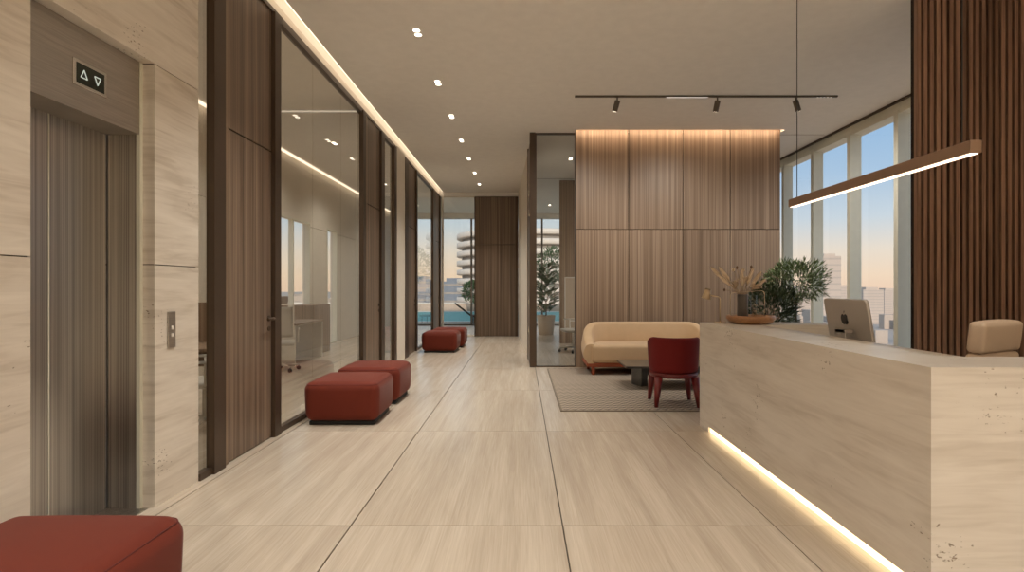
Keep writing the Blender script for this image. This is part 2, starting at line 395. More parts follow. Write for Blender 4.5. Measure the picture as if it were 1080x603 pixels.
# ceiling with a cove slot along the left wall and one in front of the panelled wall
b = MB()
b.box(XO - .1, -2.26, -5.1, 19.6, CEIL, CEIL + .2)
b.box(-2.26, -2.155, -5.1, 3.83, CEIL, CEIL + .2)
b.box(-2.26, -2.155, 15.2, 19.6, CEIL, CEIL + .2)
b.box(-2.155, 0.91, -5.1, 19.6, CEIL, CEIL + .2)
b.box(0.91, 4.38, -5.1, 9.14, CEIL, CEIL + .2)
b.box(0.91, 4.38, 9.35, 19.6, CEIL, CEIL + .2)
b.box(4.38, 5.7, -5.1, 19.6, CEIL, CEIL + .2)
b.box(-2.6, 4.5, 3.7, 19.6, CEIL + .2, CEIL + .26)
ce = struct(b.build('ceiling', M['ceiling']), 'smooth beige ceiling', 'ceiling')
MB().box(0.25, 0.91, 9.435, 9.445, CEIL - .004, CEIL).box(4.38, 5.2, 9.435, 9.445, CEIL - .004, CEIL).box(0.2, 5.2, 13.22, 13.25, CEIL - .006, CEIL).build('ceiling_joint', M['bronze_light'], ce)

MB().box(-2.185, -2.16, 3.86, 15.15, CEIL + .03, CEIL + .05).build('cove_light', M['led'], ce)
MB().box(0.93, 4.36, 9.145, 9.175, CEIL + .02, CEIL + .05).build('cove_light', M['led_wall'], ce)
MB().box(XO + .06, XO + .10, 3.95, 19.3, CEIL - .035, CEIL - .005).build('cove_light', M['led_soft'], ce)
MB().box(XO + .1, -2.45, 8.15, 8.19, CEIL - .012, CEIL - .002).build('cove_light', M['led_line'], ce)

# walls the photo does not show directly but which close the room
struct(MB().box(XO, 5.7, YB - .1, YB, 0, CEIL).build('wall_back', M['cream']), 'plain cream wall behind the viewer', 'wall')
struct(MB().box(5.45, 5.6, YB, 4.95, 0, CEIL).build('wall_right', M['cream']), 'plain cream side wall', 'wall')

# travertine wall with the lift opening: z to 2.72, Y 2.52 .. 3.37
b = MB()
XS0 = -2.62
b.box(XS0, XL, -5.0, 2.52, 0, 1.487).box(XS0, XL, -5.0, 2.52, 1.493, 2.717).box(XS0, XL, -5.0, 1.2, 2.723, CEIL).box(XS0, XL, 1.206, 3.83, 2.723, CEIL)
b.box(XS0, XL, 3.372, 3.83, 0, 1.487).box(XS0, XL, 3.372, 3.83, 1.493, 2.717)
wl_ = struct(b.build('wall_left', M['stone']), 'travertine clad lift wall with fine horizontal joints', 'wall')
MB().box(XS0, XL - .012, -5, 2.52, 0, CEIL).box(XS0, XL - .012, 3.375, 3.82, 0, CEIL).box(XS0, XL - .012, 2.52, 3.375, 2.73, CEIL).build('backing', M['joint'], wl_)
struct(MB().box(XO, XS0, 3.72, 3.83, 0, CEIL).build('wall_shaft', M['cream']))
# office far wall with two tall windows, panelled
b = MB()
for y0, y1 in ((3.83, 5.6), (5.61, 8.0), (8.01, 10.35), (11.95, 13.0), (13.7, 15.2), (15.21, 17.4), (17.41, 19.5)):
    b.box(XO - .12, XO, y0, y1, 0, 2.66); b.box(XO - .12, XO, y0, y1, 2.67, CEIL)
b.box(XO - .12, XO, 10.35, 11.95, 2.75, CEIL); b.box(XO - .12, XO, 13.0, 13.7, 2.75, CEIL)
struct(b.build('wall_office', M['cream']), 'cream panelled wall of the office behind the glass', 'wall')
struct(MB().box(XO - .16, XO - .121, 3.8, 10.35, 0, CEIL).box(XO - .16, XO - .121, 11.95, 13, 0, CEIL).box(XO - .16, XO - .121, 13.7, 19.5, 0, CEIL).build('wall_outer', M['cream']))

nwin = [0]
def window(label, **kw):
    nwin[0] += 1
    o = bpy.data.objects.new('window_%d' % nwin[0], None); C.objects.link(o); struct(o, label, 'window'); return o

for lab, y0, y1 in (('wider tall window in the office side wall', 10.35, 11.95), ('slim tall window in the office side wall', 13.0, 13.7)):
    wq = window(lab)
    MB().box(XO - .10, XO - .085, y0 + .03, y1 - .03, .03, 2.72).build('pane', M['win'], wq)
    f = MB(); f.box(XO - .12, XO + .01, y0, y0 + .03, 0, 2.75).box(XO - .12, XO + .01, y1 - .03, y1, 0, 2.75).box(XO - .12, XO + .01, y0, y1, 0, .03).box(XO - .12, XO + .01, y0, y1, 2.72, 2.75)
    if y1 - y0 > 1: f.box(XO - .12, XO - .02, (y0 + y1) / 2 - .02, (y0 + y1) / 2 + .02, 0, 2.75)
    f.build('frame', M['alu'], wq)

# ---------------------------------------------------------------- left partition: glass, posts, doors
XP0, XP1 = -2.31, -2.25
HEAD = 3.87
struct(MB().box(-2.33, -2.262, 3.83, 15.2, HEAD, CEIL + .2).build('trim_1', M['cream']), 'lit cream cove fascia above the left partition', 'trim')
struct(MB().box(-2.33, -2.235, 3.97, 15.2, HEAD - .035, HEAD).build('trim_2', M['bronze']), 'dark bronze head rail of the left partition', 'trim')
npost = [2]
def post(y0, y1, x1=-2.225, mat='bronze', light=None):
    npost[0] += 1
    o = struct(MB().box(-2.275, x1, y0, y1, 0, HEAD - .035).build('trim_%d' % npost[0], M[mat]), None)
    if light: MB().box(-2.27, x1 + .008, light[0], light[1], 0, HEAD - .036).build('edge_strip', M['bronze_light'], o)
    return o
def glazing(lab, y0, y1, joints=()):
    wq = window(lab)
    edges = [y0] + list(joints) + [y1]
    for i in range(len(edges) - 1):
        MB().box(-2.268, -2.258, edges[i] + .003, edges[i + 1] - .003, .05, HEAD - .06).build('pane', M['glass'], wq)
    MB().box(-2.29, -2.235, y0, y1, 0, .05).box(-2.29, -2.235, y0, y1, HEAD - .065, HEAD - .035).build('frame', M['bronze'], wq)
ndoor = [0]
def door(lab, y0, y1, handle_at, split=2.57):
    ndoor[0] += 1
    o = bpy.data.objects.new('door_%d' % ndoor[0], None); C.objects.link(o); struct(o, lab, 'door')
    MB().box(-2.30, -2.25, y0 + .004, y1 - .004, .008, split - .006, .002, 1).build('leaf', M['wood'], o)
    MB().box(-2.30, -2.25, y0 + .004, y1 - .004, split + .006, HEAD - .036, .002, 1).build('upper_panel', M['wood'], o)
    MB().box(-2.31, -2.272, y0, y1, 0, HEAD - .036).build('backing', M['bronze'], o)
    h = MB(); s = -1
    h.cyl((-2.25, handle_at, 1.075), (-2.20, handle_at, 1.075), .011).tube([(-2.20, handle_at, 1.075), (-2.19, handle_at + s * .02, 1.075), (-2.188, handle_at + s * .14, 1.075)], .012)
    h.cyl((-2.25, handle_at, 1.075), (-2.243, handle_at, 1.075), .026, n=20).cyl((-2.25, handle_at, .985), (-2.241, handle_at, .985), .022, n=20)
    h.build('handle', M['bronze'], o)
    return o
glazing('narrow glass strip beside the travertine pier', 3.83, 3.97)
post(3.97, 4.12, -2.215); post(4.12, 4.20, -2.24, 'bronze_light')
door('nearest tall walnut door on the left, beside the lift wall', 4.20, 4.95, 4.89)
post(4.95, 5.07, -2.215)
glazing('largest glass bay of the left partition behind the two ottomans', 5.07, 7.71, (5.96, 6.88))
post(7.71, 7.85, -2.215); post(7.85, 7.99, -2.24, 'bronze_light')
door('second tall walnut door along the left partition', 7.99, 8.72, 8.66)
post(8.72, 8.92, -2.215)
glazing('slim glass bay between second door and cream pier', 8.92, 9.62)
post(9.62, 9.78, -2.215)
npost[0] += 1
struct(MB().box(-2.335, -2.215, 9.78, 10.45, 0, HEAD).build('trim_%d' % npost[0], M['cream']), 'cream pier in the left partition', 'pier')
post(10.45, 10.78, -2.205)
door('third tall walnut door along the left partition', 10.78, 11.65, 11.58)
post(11.65, 11.75, -2.215)
glazing('glass bay behind the far pair of ottomans', 11.75, 13.85)
post(13.85, 14.2, -2.215)
door('farthest tall walnut door on the left side', 14.2, 15.0, 14.93)
post(15.0, 15.2, -2.215)

# corridor end: glass and a walnut door leaf
YE = 15.2
wq = window('glass bay at the corridor end with the pool outside')
MB().box(-2.16, -1.29, YE + .02, YE + .032, .03, HEAD - .02).build('pane', M['glass'], wq)
MB().box(-2.21, -2.16, YE, YE + .08, 0, HEAD).box(-2.16, -1.29, YE, YE + .06, 0, .03).box(-2.16, -1.29, YE, YE + .06, HEAD - .03, HEAD).build('frame', M['cream'], wq)
o = bpy.data.objects.new('door_5', None); C.objects.link(o); struct(o, 'wide walnut door panel closing the corridor end', 'door')
MB().box(-1.27, -.17, YE, YE + .05, .01, 2.525, .002, 1).build('leaf', M['wood'], o)
MB().box(-1.27, -.17, YE, YE + .05, 2.54, HEAD - .02, .002, 1).build('upper_panel', M['wood'], o)
MB().box(-1.30, -1.27, YE - .02, YE + .06, 0, HEAD - .02).box(-.17, -.09, YE - .02, YE + .06, 0, HEAD - .02).box(-1.29, -.1, YE + .051, YE + .08, 0, HEAD).build('frame', M['bronze'], o)
struct(MB().box(-2.25, 0.02, YE - .02, YE + .1, HEAD, CEIL).build('trim_20', M['ceiling']), 'pale head above the corridor end', 'trim')

# right side of the corridor: cream wall, then the narrow walnut leaf, then a bronze corner post
b = MB(); b.prism([(-.085, YE), (.135, 10.45), (.26, 10.45), (.06, YE)], 0, CEIL)
struct(b.build('wall_corridor', M['cream']), 'cream wall at the right end of the corridor', 'wall')
o = bpy.data.objects.new('door_6', None); C.objects.link(o); struct(o, 'walnut leaf seen edge on at the right side of the corridor', 'door')
MB().prism([(.118, 10.44), (.142, 9.56), (.19, 9.56), (.17, 10.44)], .01, HEAD).build('leaf', M['wood'], o)
h = MB()
for z in (.55, 1.05, 2.6, 2.95): h.box(.118, .14, 9.62, 9.66, z, z + .10)
h.build('hinge', M['chrome'], o)
MB().box(.11, .17, 10.40, 10.46, 0, CEIL).build('frame', M['bronze'], o)
struct(MB().box(.14, .235, 9.30, 9.56, 0, CEIL).build('trim_21', M['bronze']), 'slim bronze corner post beside the meeting room glass', 'trim')
wq = window('tall glass panel between the corner post and the panelled wall')
MB().box(.255, .90, 9.36, 9.372, .02, CEIL - .015).build('pane', M['glass'], wq)
MB().box(.235, .905, 9.33, 9.40, 0, .02).box(.235, .255, 9.33, 9.40, .02, CEIL).box(.255, .905, 9.33, 9.40, CEIL - .02, CEIL).build('frame', M['bronze'], wq)

# panelled oak wall behind the sofa
b = MB(); xe = [.91, 1.815, 2.73, 3.53, 4.38]
for i in range(4):
    b.box(xe[i] + .006, xe[i + 1] - .006, 9.30, 9.34, 0.0, 2.326, .002, 1); b.box(xe[i] + .006, xe[i + 1] - .006, 9.30, 9.34, 2.336, CEIL + .18, .002, 1)
wp = struct(b.build('wall_panelled', M['oak']), 'oak panelled wall behind the sofa, lit from a ceiling cove', 'wall')
MB().box(.91, 4.38, 9.32, 9.44, 0, CEIL).build('backing', M['bronze'], wp)
# walnut wall inside the meeting room
b = MB()
for i in range(5): b.box(.92 + .9 * i, 1.81 + .9 * i, 13.3, 13.36, 0, 3.94, .002, 1)
struct(b.build('wall_meeting', M['oak']), 'oak panelled wall inside the glazed meeting room', 'wall')
wb = thing('framed_board', 'white framed board against the oak wall inside the meeting room', 'board', (1.32, 13.28, .35))
MB().box(-.27, .27, -.008, .015, .01, 1.24).build('surface', M['pot'], wb)
MB().box(-.28, -.255, -.015, .018, 0, 1.25).box(.255, .28, -.015, .018, 0, 1.25).box(-.28, .28, -.015, .018, 0, .025).box(-.28, .28, -.015, .018, 1.225, 1.25).build('frame', M['white'], wb)

# far facade
wq = window('floor to ceiling far facade overlooking the pool terrace')
MB().box(XO, XR, YF + .06, YF + .072, 0, 3.8).build('pane', M['win'], wq)
for x in [-4.28, -3.03, -1.78, -.53, .73, 1.98, 3.23, 4.48]:
    MB().box(x - .03, x + .03, YF, YF + .14, 0, 3.8).build('mullion', M['mull_dark'], wq)
MB().box(XO, XR, YF - .02, YF + .16, 3.78, CEIL).build('head', M['ceiling'], wq)
MB().box(XO, XR, YF, YF + .14, -.03, .05).build('sill', M['mull_dark'], wq)
# right facade
wq = window('tall facade windows on the right with pale deep mullions')
MB().box(XR - .02, XR - .008, 4.95, YF, 0.02, 3.82).build('pane', M['win'], wq)
for i in range(-2, 11):
    y = 7.77 + 1.12 * i
    MB().box(5.285, 5.47, y - .045, y + .045, 0, 3.84, .004, 1).build('mullion', M['alu'], wq)
MB().box(5.30, 5.52, 4.95, YF, 3.80, CEIL).build('head', M['alu'], wq)
MB().box(5.26, 5.30, 4.95, YF, 3.945, CEIL).build('shadow_gap', M['bronze'], wq)
MB().box(5.30, 5.52, 4.95, YF, -.02, .06).build('sill', M['alu'], wq)

# slatted walnut wall behind the reception desk
b = MB(); x = 3.50
while x < 5.42:
    b.box(x, x + .034, 4.865, 4.905, 0, CEIL); x += .0575
ws = struct(b.build('wall_slatted', M['slat']), 'dark walnut slatted wall behind the reception desk', 'wall')
MB().box(3.50, 5.45, 4.905, 4.945, 0, CEIL).build('backing', M['slat_back'], ws)

# ---------------------------------------------------------------- lift
el = thing('elevator', 'closed brushed steel lift in the travertine wall', 'elevator', (0, 0, 0))
XD = -2.53
MB().box(XD - .03, XD, 2.945, 3.345, 0.004, 2.34).build('door_panel', M['steel'], el)
MB().box(XD - .03, XD, 2.50, 2.937, 0.004, 2.34).build('door_panel', M['steel'], el)
MB().box(XD - .05, XD + .002, 2.937, 2.945, 0.004, 2.34).build('door_gap', M['alu'], el)  # pale strip paints the bright line where the leaves meet
MB().box(XD - .04, XD - .012, 3.34, 3.358, 0, 2.34).build('door_reveal', M['black'], el)  # black strip put in as the dark of the gap beside the jamb
MB().box(-2.345, -2.322, 3.347, 3.3725, 0, 2.72).build('edge_trim', M['alu'], el)
MB().box(XD - .001, -2.33, 3.355, 3.372, 0, 2.28).box(XD, -2.33, 2.515, 2.532, 0, 2.28).build('jamb', M['steel'], el)
MB().box(XD - .02, -2.325, 2.52, 3.352, 2.28, 2.72).build('header_panel', M['steel_h'], el)
MB().box(XD - .1, -2.28, 2.53, 3.355, -.01, .003).build('sill', M['steel'], el)
ind = MB().box(-2.326, -2.318, 2.845, 3.075, 2.405, 2.545, .002, 1).build('floor_indicator', M['chrome'], el)
MB().box(-2.319, -2.3165, 2.865, 3.055, 2.423, 2.527).build('display', M['display'], ind)
def tri(cy, cz, up):
    b = MB(); s = .024
    P = [Vector((0, cy - s * .9, cz - s * up * .8)), Vector((0, cy + s * .9, cz - s * up * .8)), Vector((0, cy, cz + s * up))]
    for i in range(3):
        a, c = P[i], P[(i + 1) % 3]
        a = Vector((-2.316, a.y, a.z)); c = Vector((-2.316, c.y, c.z)); b.cyl(a, c, .003, n=6)
    return b
tri(2.912, 2.475, 1).build('up_arrow', M['arrow'], ind); tri(3.005, 2.475, -1).build('down_arrow', M['arrow'], ind)
cp = thing('call_button_panel', 'slim steel lift call panel on the travertine pier', 'button panel', (XL, 3.53, 1.08))
MB().box(0, .008, -.037, .037, -.115, .115, .002, 1).build('plate', M['steel_h'], cp)
for z in (.012, -.035): MB().box(.008, .013, -.012, .012, z - .012, z + .012, .002, 1).build('button', M['white'], cp)

# ---------------------------------------------------------------- ceiling lamps
def downlight(y, x, label, group, size=120, k=1.0):
    t = thing('twin_downlight', label, 'ceiling light', (x, y, CEIL), 0, group)
    MB().box(-.055, .055, -.11, .11, -.004, .0, .002, 1).build('trim_plate', M['ceiling'], t)
    for s in (-1, 1):
        MB().cyl((0, s * .05, -.0065), (0, s * .05, -.004), .034, n=20).build('lens', M['lens'], t)
    spot(t, (0, 0, -.03), (0, 0, 0), E_DOWN * k, size)
    return t
ordn = ['nearest visible', 'second visible', 'third visible', 'fourth visible', 'fifth visible', 'sixth visible', 'seventh visible', 'farthest']
for i in range(8):
    downlight(5.65 + 1.385 * i, -1.07, ordn[i] + ' twin recessed downlight in the row along the corridor ceiling', 'corridor downlights', 88, 1.25)
# unseen fill lamps added here: the corridor row carried on, plus further rows
for y in (4.27, 2.88, 1.5, .1, -1.4, -2.9):
    for x in ((-1.07, 2.6) if y > 2 and y < 4 else (-1.07,) if y > 0 else (-1.07, 1.3, 3.4)):
        t = downlight(y, x, 'twin recessed downlight of the lobby grid outside the picture', 'lobby grid downlights', 92 if y > 0 else 140, .75 if 0 < y < 3 else 1.9)
for x, y in ((-3.4, 5.2), (-3.4, 7), (-3.4, 10), (-3.4, 12.5), (-3.4, 16.5), (0.9, 17.5), (1.0, 11.2), (2.8, 11.2), (-1.2, 17.5)):
    t = downlight(y, x, 'twin recessed downlight in a glazed side room', 'side room downlights', 140, .8)

# track with three heads
tr = thing('ceiling_track', 'long thin lighting track on the ceiling before the panelled wall', 'lighting track', (0, 7.52, CEIL))
MB().box(.73, 4.32, -.018, .018, -.022, 0, .002, 1).build('rail', M['track'], tr)
MB().box(1.98, 2.55, -.013, .013, -.026, -.02).build('light_bar', M['lens_soft'], tr)
for i in range(5): MB().cyl((4.05 + .045 * i, 0, -.026), (4.05 + .045 * i, 0, -.02), .012, n=12).build('spot_lens', M['lens_soft'], tr)
def track_head(x, tilt_x, tilt_y, label):
    t = thing('track_spotlight', label, 'spotlight', (x, 7.52, CEIL - .022), 0, 'spotlights on the track')
    MB().cyl((0, 0, 0), (0, 0, -.045), .010).build('stem', M['track'], t)
    rot = (R(tilt_x), R(tilt_y), 0)
    bd = MB().cyl((0, 0, .02), (0, 0, -.125), .037, n=24).build('body', M['track'], t, (0, 0, -.065), rot)
    MB().cyl((0, 0, -.127), (0, 0, -.1255), .028, n=20).build('lens', M['lens'], bd)
    spot(bd, (0, 0, -.15), (0, 0, 0), E_TRACK, 130, 1.0)
track_head(1.31, 22, 14, 'left spotlight on the ceiling track, tilted to the left')
track_head(2.68, 26, 4, 'middle spotlight on the ceiling track')
track_head(3.75, 14, -26, 'right spotlight on the ceiling track, tilted to the right')

# linear pendant above the desk
pn = thing('linear_pendant', 'long slim linear pendant lamp hanging above the reception desk', 'pendant lamp', (2.30, 3.73, 2.06))
MB().box(-.03, .03, -.95, .95, -.028, .036, .003, 1).build('housing', M['pend'], pn)
MB().box(-.02, .02, -.935, .935, -.032, -.027).build('diffuser', M['led_pend'], pn)
for y in (.86, -.86): MB().cyl((0, y, .036), (0, y, CEIL - 2.06), .0035, n=6).build('cable', M['dark_plastic'], pn)

# ---------------------------------------------------------------- reception desk
dk = thing('reception_desk', 'large U shaped travertine reception desk with a glowing base', 'reception desk', (0, 0, 0))
HD = 1.01
U = [(1.74, 2.336), (3.7, 2.336), (3.7, 2.70), (2.17, 2.70), (2.17, 5.0), (2.88, 5.0), (2.88, 5.37), (1.74, 5.37)]
U2 = [(1.775, 2.345), (3.69, 2.345), (3.69, 2.69), (2.16, 2.69), (2.16, 5.01), (2.87, 5.01), (2.87, 5.12), (1.775, 5.12)]
b = MB(); b.prism(U, .055, HD); b.prism([(1.74, 5.12), (2.88, 5.12), (2.88, 5.37), (1.74, 5.37)], 0, .056)
b.prism([(1.74, 2.336), (3.7, 2.336), (3.7, 2.40), (1.74, 2.40)], 0, .056)
b.build('counter', M['desk'], dk)
MB().prism(U2, 0, .056).build('plinth', M['cream'], dk)
MB().box(1.755, 1.776, 2.41, 5.11, .004, .052).build('led_strip', M['led_desk'], dk)
MB().box(2.17, 2.53, 2.70, 5.0, .70, .735).box(2.47, 2.51, 2.72, 2.76, 0, .70).box(2.47, 2.51, 4.94, 4.98, 0, .70).build('worktop', M['desk'], dk)

# computer on the inner worktop
im = thing('desktop_computer', 'silver all in one computer seen from behind on the reception desk', 'computer', (2.40, 4.02, .735), 0)
TL = Matrix.Rotation(R(-10), 4, 'Y')
def tilted(o): o.matrix_local = Matrix.Translation((0, 0, .30)) @ TL; return o
cb = MB(); loops = []
for xx, ins in ((-.012, .006), (-.009, .001), (-.004, 0), (.009, 0), (.010, .002)):
    lp_ = []
    for cy, cz, a0 in ((.235, .205, 0), (-.235, .205, 90), (-.235, -.16, 180), (.235, -.16, 270)):
        for k in range(7):
            a = R(a0 + 15 * k); lp_.append(cb.bm.verts.new((xx, cy + (.03 - ins) * math.cos(a), cz + (.03 - ins) * math.sin(a))))
    loops.append(lp_)
for a_, c_ in zip(loops, loops[1:]):
    for k in range(28): cb.bm.faces.new((a_[k], a_[(k + 1) % 28], c_[(k + 1) % 28], c_[k])).smooth = True
cb.bm.faces.new(loops[0]); cb.bm.faces.new(loops[-1][::-1])
case = tilted(cb.build('case', M['imac'], im))
MB().box(.0095, .0115, -.255, .255, -.10, .225).build('screen', M['screen'], case)
lg = MB()
pts = []
for i in range(48):
    a = 2 * math.pi * i / 48
    r = .030 * (1 + .10 * math.cos(2 * a) * .6)
    y, z = r * .92 * math.cos(a), r * 1.02 * math.sin(a)
    z -= .010 * math.exp(-(y / .007) ** 2) * (1 if z > 0 else -.6)
    d = math.hypot(y - (-.034), z - .004)
    if d < .015: y = -.034 + (y + .034) / max(d, 1e-5) * .015; z = .004 + (z - .004) / max(d, 1e-5) * .015
    pts.append((y, z))
bmv = [lg.bm.verts.new((-.0132, y, z)) for y, z in pts]; bmv2 = [lg.bm.verts.new((-.0115, y, z)) for y, z in pts]
lg.bm.faces.new(bmv); lg.bm.faces.new(bmv2[::-1])
for i in range(48): lg.bm.faces.new((bmv[i], bmv[(i + 1) % 48], bmv2[(i + 1) % 48], bmv2[i]))
lf = [(-.001, .030), (-.004, .040), (-.012, .046), (-.010, .036)]
a_ = [lg.bm.verts.new((-.0132, y, z)) for y, z in lf]; lg.bm.faces.new(a_)
lgo = lg.build('logo', M['logo'], case); lgo.location = (-.0002, .02, .085); lgo.scale = (1, 1.5, 1.5)
st = MB(); st.box(-.075, -.068, -.07, .07, .0, .31, .002, 1); st.box(-.09, .11, -.085, .085, 0, .008, .003, 1); st.box(-.075, -.012, -.06, .06, .285, .31, .002, 1)
st.build('stand', M['imac'], im)

# receptionist chair, facing the computer
oc = thing('office_chair', 'beige leather office chair behind the reception desk', 'office chair', (2.65, 3.62, 0), R(28))
def star_base(parent, mat, z=.08):
    for k in range(5):
        a = 2 * math.pi * k / 5 + .3
        l_ = MB().tube([(0, 0, z + .03), (.16 * math.cos(a), .16 * math.sin(a), z + .02), (.30 * math.cos(a), .30 * math.sin(a), z)], [.022, .017, .012]).build('base_arm', mat, parent)
        MB().cyl((.30 * math.cos(a) - .02 * math.sin(a), .30 * math.sin(a) + .02 * math.cos(a), .03), (.30 * math.cos(a) + .02 * math.sin(a), .30 * math.sin(a) - .02 * math.cos(a), .03), .03, n=16).cyl((.30 * math.cos(a), .30 * math.sin(a), .03), (.30 * math.cos(a), .30 * math.sin(a), z), .007).build('caster', M['dark_plastic'], l_)
    MB().cyl((0, 0, z), (0, 0, .44), .025).build('gas_lift', mat, parent)
star_base(oc, M['chrome'])
MB().rbox(-.26, .26, -.25, .25, .42, .52, .04, 3, .015).build('seat', M['leather'], oc)
bk = MB().rbox(-.24, .24, -.045, .045, .975, 1.155, .025, 3, .01).build('upper_cushion', M['leather'], oc, (0, -.27, 0), (R(6), 0, 0))
bl = MB().rbox(-.24, .24, -.045, .045, .52, .968, .025, 3, .01).build('backrest', M['leather'], oc, (0, -.27, 0), (R(6), 0, 0))
for s in (-1, 1):
    MB().tube([(s * .25, -.2, .46), (s * .27, -.2, .64), (s * .27, .10, .65), (s * .26, .14, .64)], .014).build('armrest', M['chrome'], oc)

# small brass lamp, tray, vase and dried stems on the counter
lp = thing('table_lamp', 'small brass reading lamp at the far corner of the reception counter', 'table lamp', (1.885, 5.22, HD)); lp.scale = (1.2, 1.2, 1.2)
MB().lathe([(.0, 0), (.045, 0), (.045, .008), (.0, .010)], n=24).build('base', M['brass'], lp)
MB().tube([(0, 0, .008), (0, 0, .19), (-.004, 0, .203), (-.015, 0, .210), (-.085, 0, .222)], .0045).build('arm', M['brass'], lp)
sh = MB().lathe([(.018, .05), (.022, .05), (.036, -.03), (.033, -.03), (.018, .045)], n=24).build('shade', M['brass'], lp, (-.105, 0, .222), (0, R(14), 0))
MB().lathe([(.0, -.02), (.022, -.02), (.022, -.012), (0, -.010)], n=16).build('bulb', M['lens'], sh)
ty = thing('wooden_tray', 'round reddish wooden tray on the reception counter', 'tray', (2.15, 5.16, HD))
MB().lathe([(.0, 0), (.15, 0), (.185, .012), (.215, .045), (.217, .072), (.205, .078), (.195, .072), (.18, .055), (.14, .048), (0, .046)], n=48).build('bowl', M['traywood'], ty)
MB().tube([(-.19, 0, .06), (-.19, 0, .27), (-.18, 0, .285), (-.16, 0, .29), (.10, 0, .31), (.125, 0, .30), (.13, 0, .28), (.13, 0, .06)], .0028).build('handle', M['brass'], ty)
vs = thing('vase', 'dark cylindrical vase standing in the wooden tray', 'vase', (2.075, 5.16, HD + .048))
MB().lathe([(0, 0), (.046, 0), (.049, .01), (.049, .225), (.044, .228), (.042, .22), (.042, .02), (0, .018)], n=32).build('body', M['vase'], vs)
gl_ = thing('glass_cylinder', 'slim clear glass cylinder beside the dark vase in the tray', 'glass', (2.16, 5.12, HD + .048))
MB().lathe([(0, 0), (.028, 0), (.028, .22), (.025, .22), (.025, .01), (0, .008)], n=24).build('body', M['glass'], gl_)
top = Vector((2.075, 5.16, HD + .27))
sp_ = [(-.30, .10, .29, 'p'), (-.23, .03, .28, 'p'), (-.13, -.05, .30, 'b'), (.03, .05, .30, 'b'), (.09, -.04, .26, 'p'), (.13, .06, .34, 'd'), (-.06, .02, .33, 'd'), (.17, -.03, .22, 'p'), (.25, .05, .15, 'p'), (-.20, .05, .06, 'd'), (.02, 0, .16, 'f'), (.16, 0, .08, 'f'), (-.27, -.06, .20, 'p'), (-.08, .06, .10, 'f'), (.22, .03, .24, 'b'), (-.02, -.03, .24, 'p')]
for dx, dy, dz, kd in sp_:
    lab = {'p': 'pale dried plume stem standing in the dark vase', 'b': 'dried stem with a small cream pod in the dark vase', 'd': 'thin dark dried twig in the dark vase', 'f': 'broad cream dried bloom at the vase mouth'}[kd]
    s_ = thing('dried_stem', lab, 'dried flower', top + Vector((0, 0, -.20)), 0, {'p': 'dried plumes in the vase', 'b': 'dried pods in the vase', 'd': 'dried twigs in the vase', 'f': 'dried blooms in the vase'}[kd])
    k = .78
    e = Vector((dx * k, dy * k, .20 + dz * k)); m0 = Vector((dx * k * .12, dy * k * .12, .20))
    MB().tube([(0, 0, .01), m0, m0.lerp(e, .5) + Vector((0, 0, .015)), e], .0028, 6).build('stem', M['stemc'], s_)
    d = (e - m0).normalized()
    if kd == 'p':
        MB().tube([e - d * .12, e - d * .08, e - d * .03, e + d * .03, e + d * .055], [.004, .015, .019, .014, .003], 8).build('plume', M['dried'], s_)
    elif kd == 'b':
        MB().lathe([(.001, -.018), (.013, -.008), (.015, .004), (.009, .014), (.001, .018)], e.x, e.y, e.z, 12).build('pod', M['dried'], s_)
    elif kd == 'd':
        MB().lathe([(.001, -.016), (.011, -.006), (.010, .006), (.001, .016)], e.x, e.y, e.z, 10).build('seed_head', M['dried_dark'], s_)
    else:
        b = MB()
        for q in range(26):
            a = rnd.uniform(0, 6.28); dd = Vector((math.cos(a) * .8, math.sin(a) * .8, rnd.uniform(-.1, .9)))
            b.leaf(e - d * .03, dd + d, Vector((0, 0, 1)), rnd.uniform(.07, .11), .035, .3)
        b.build('petals', M['dried'], s_)

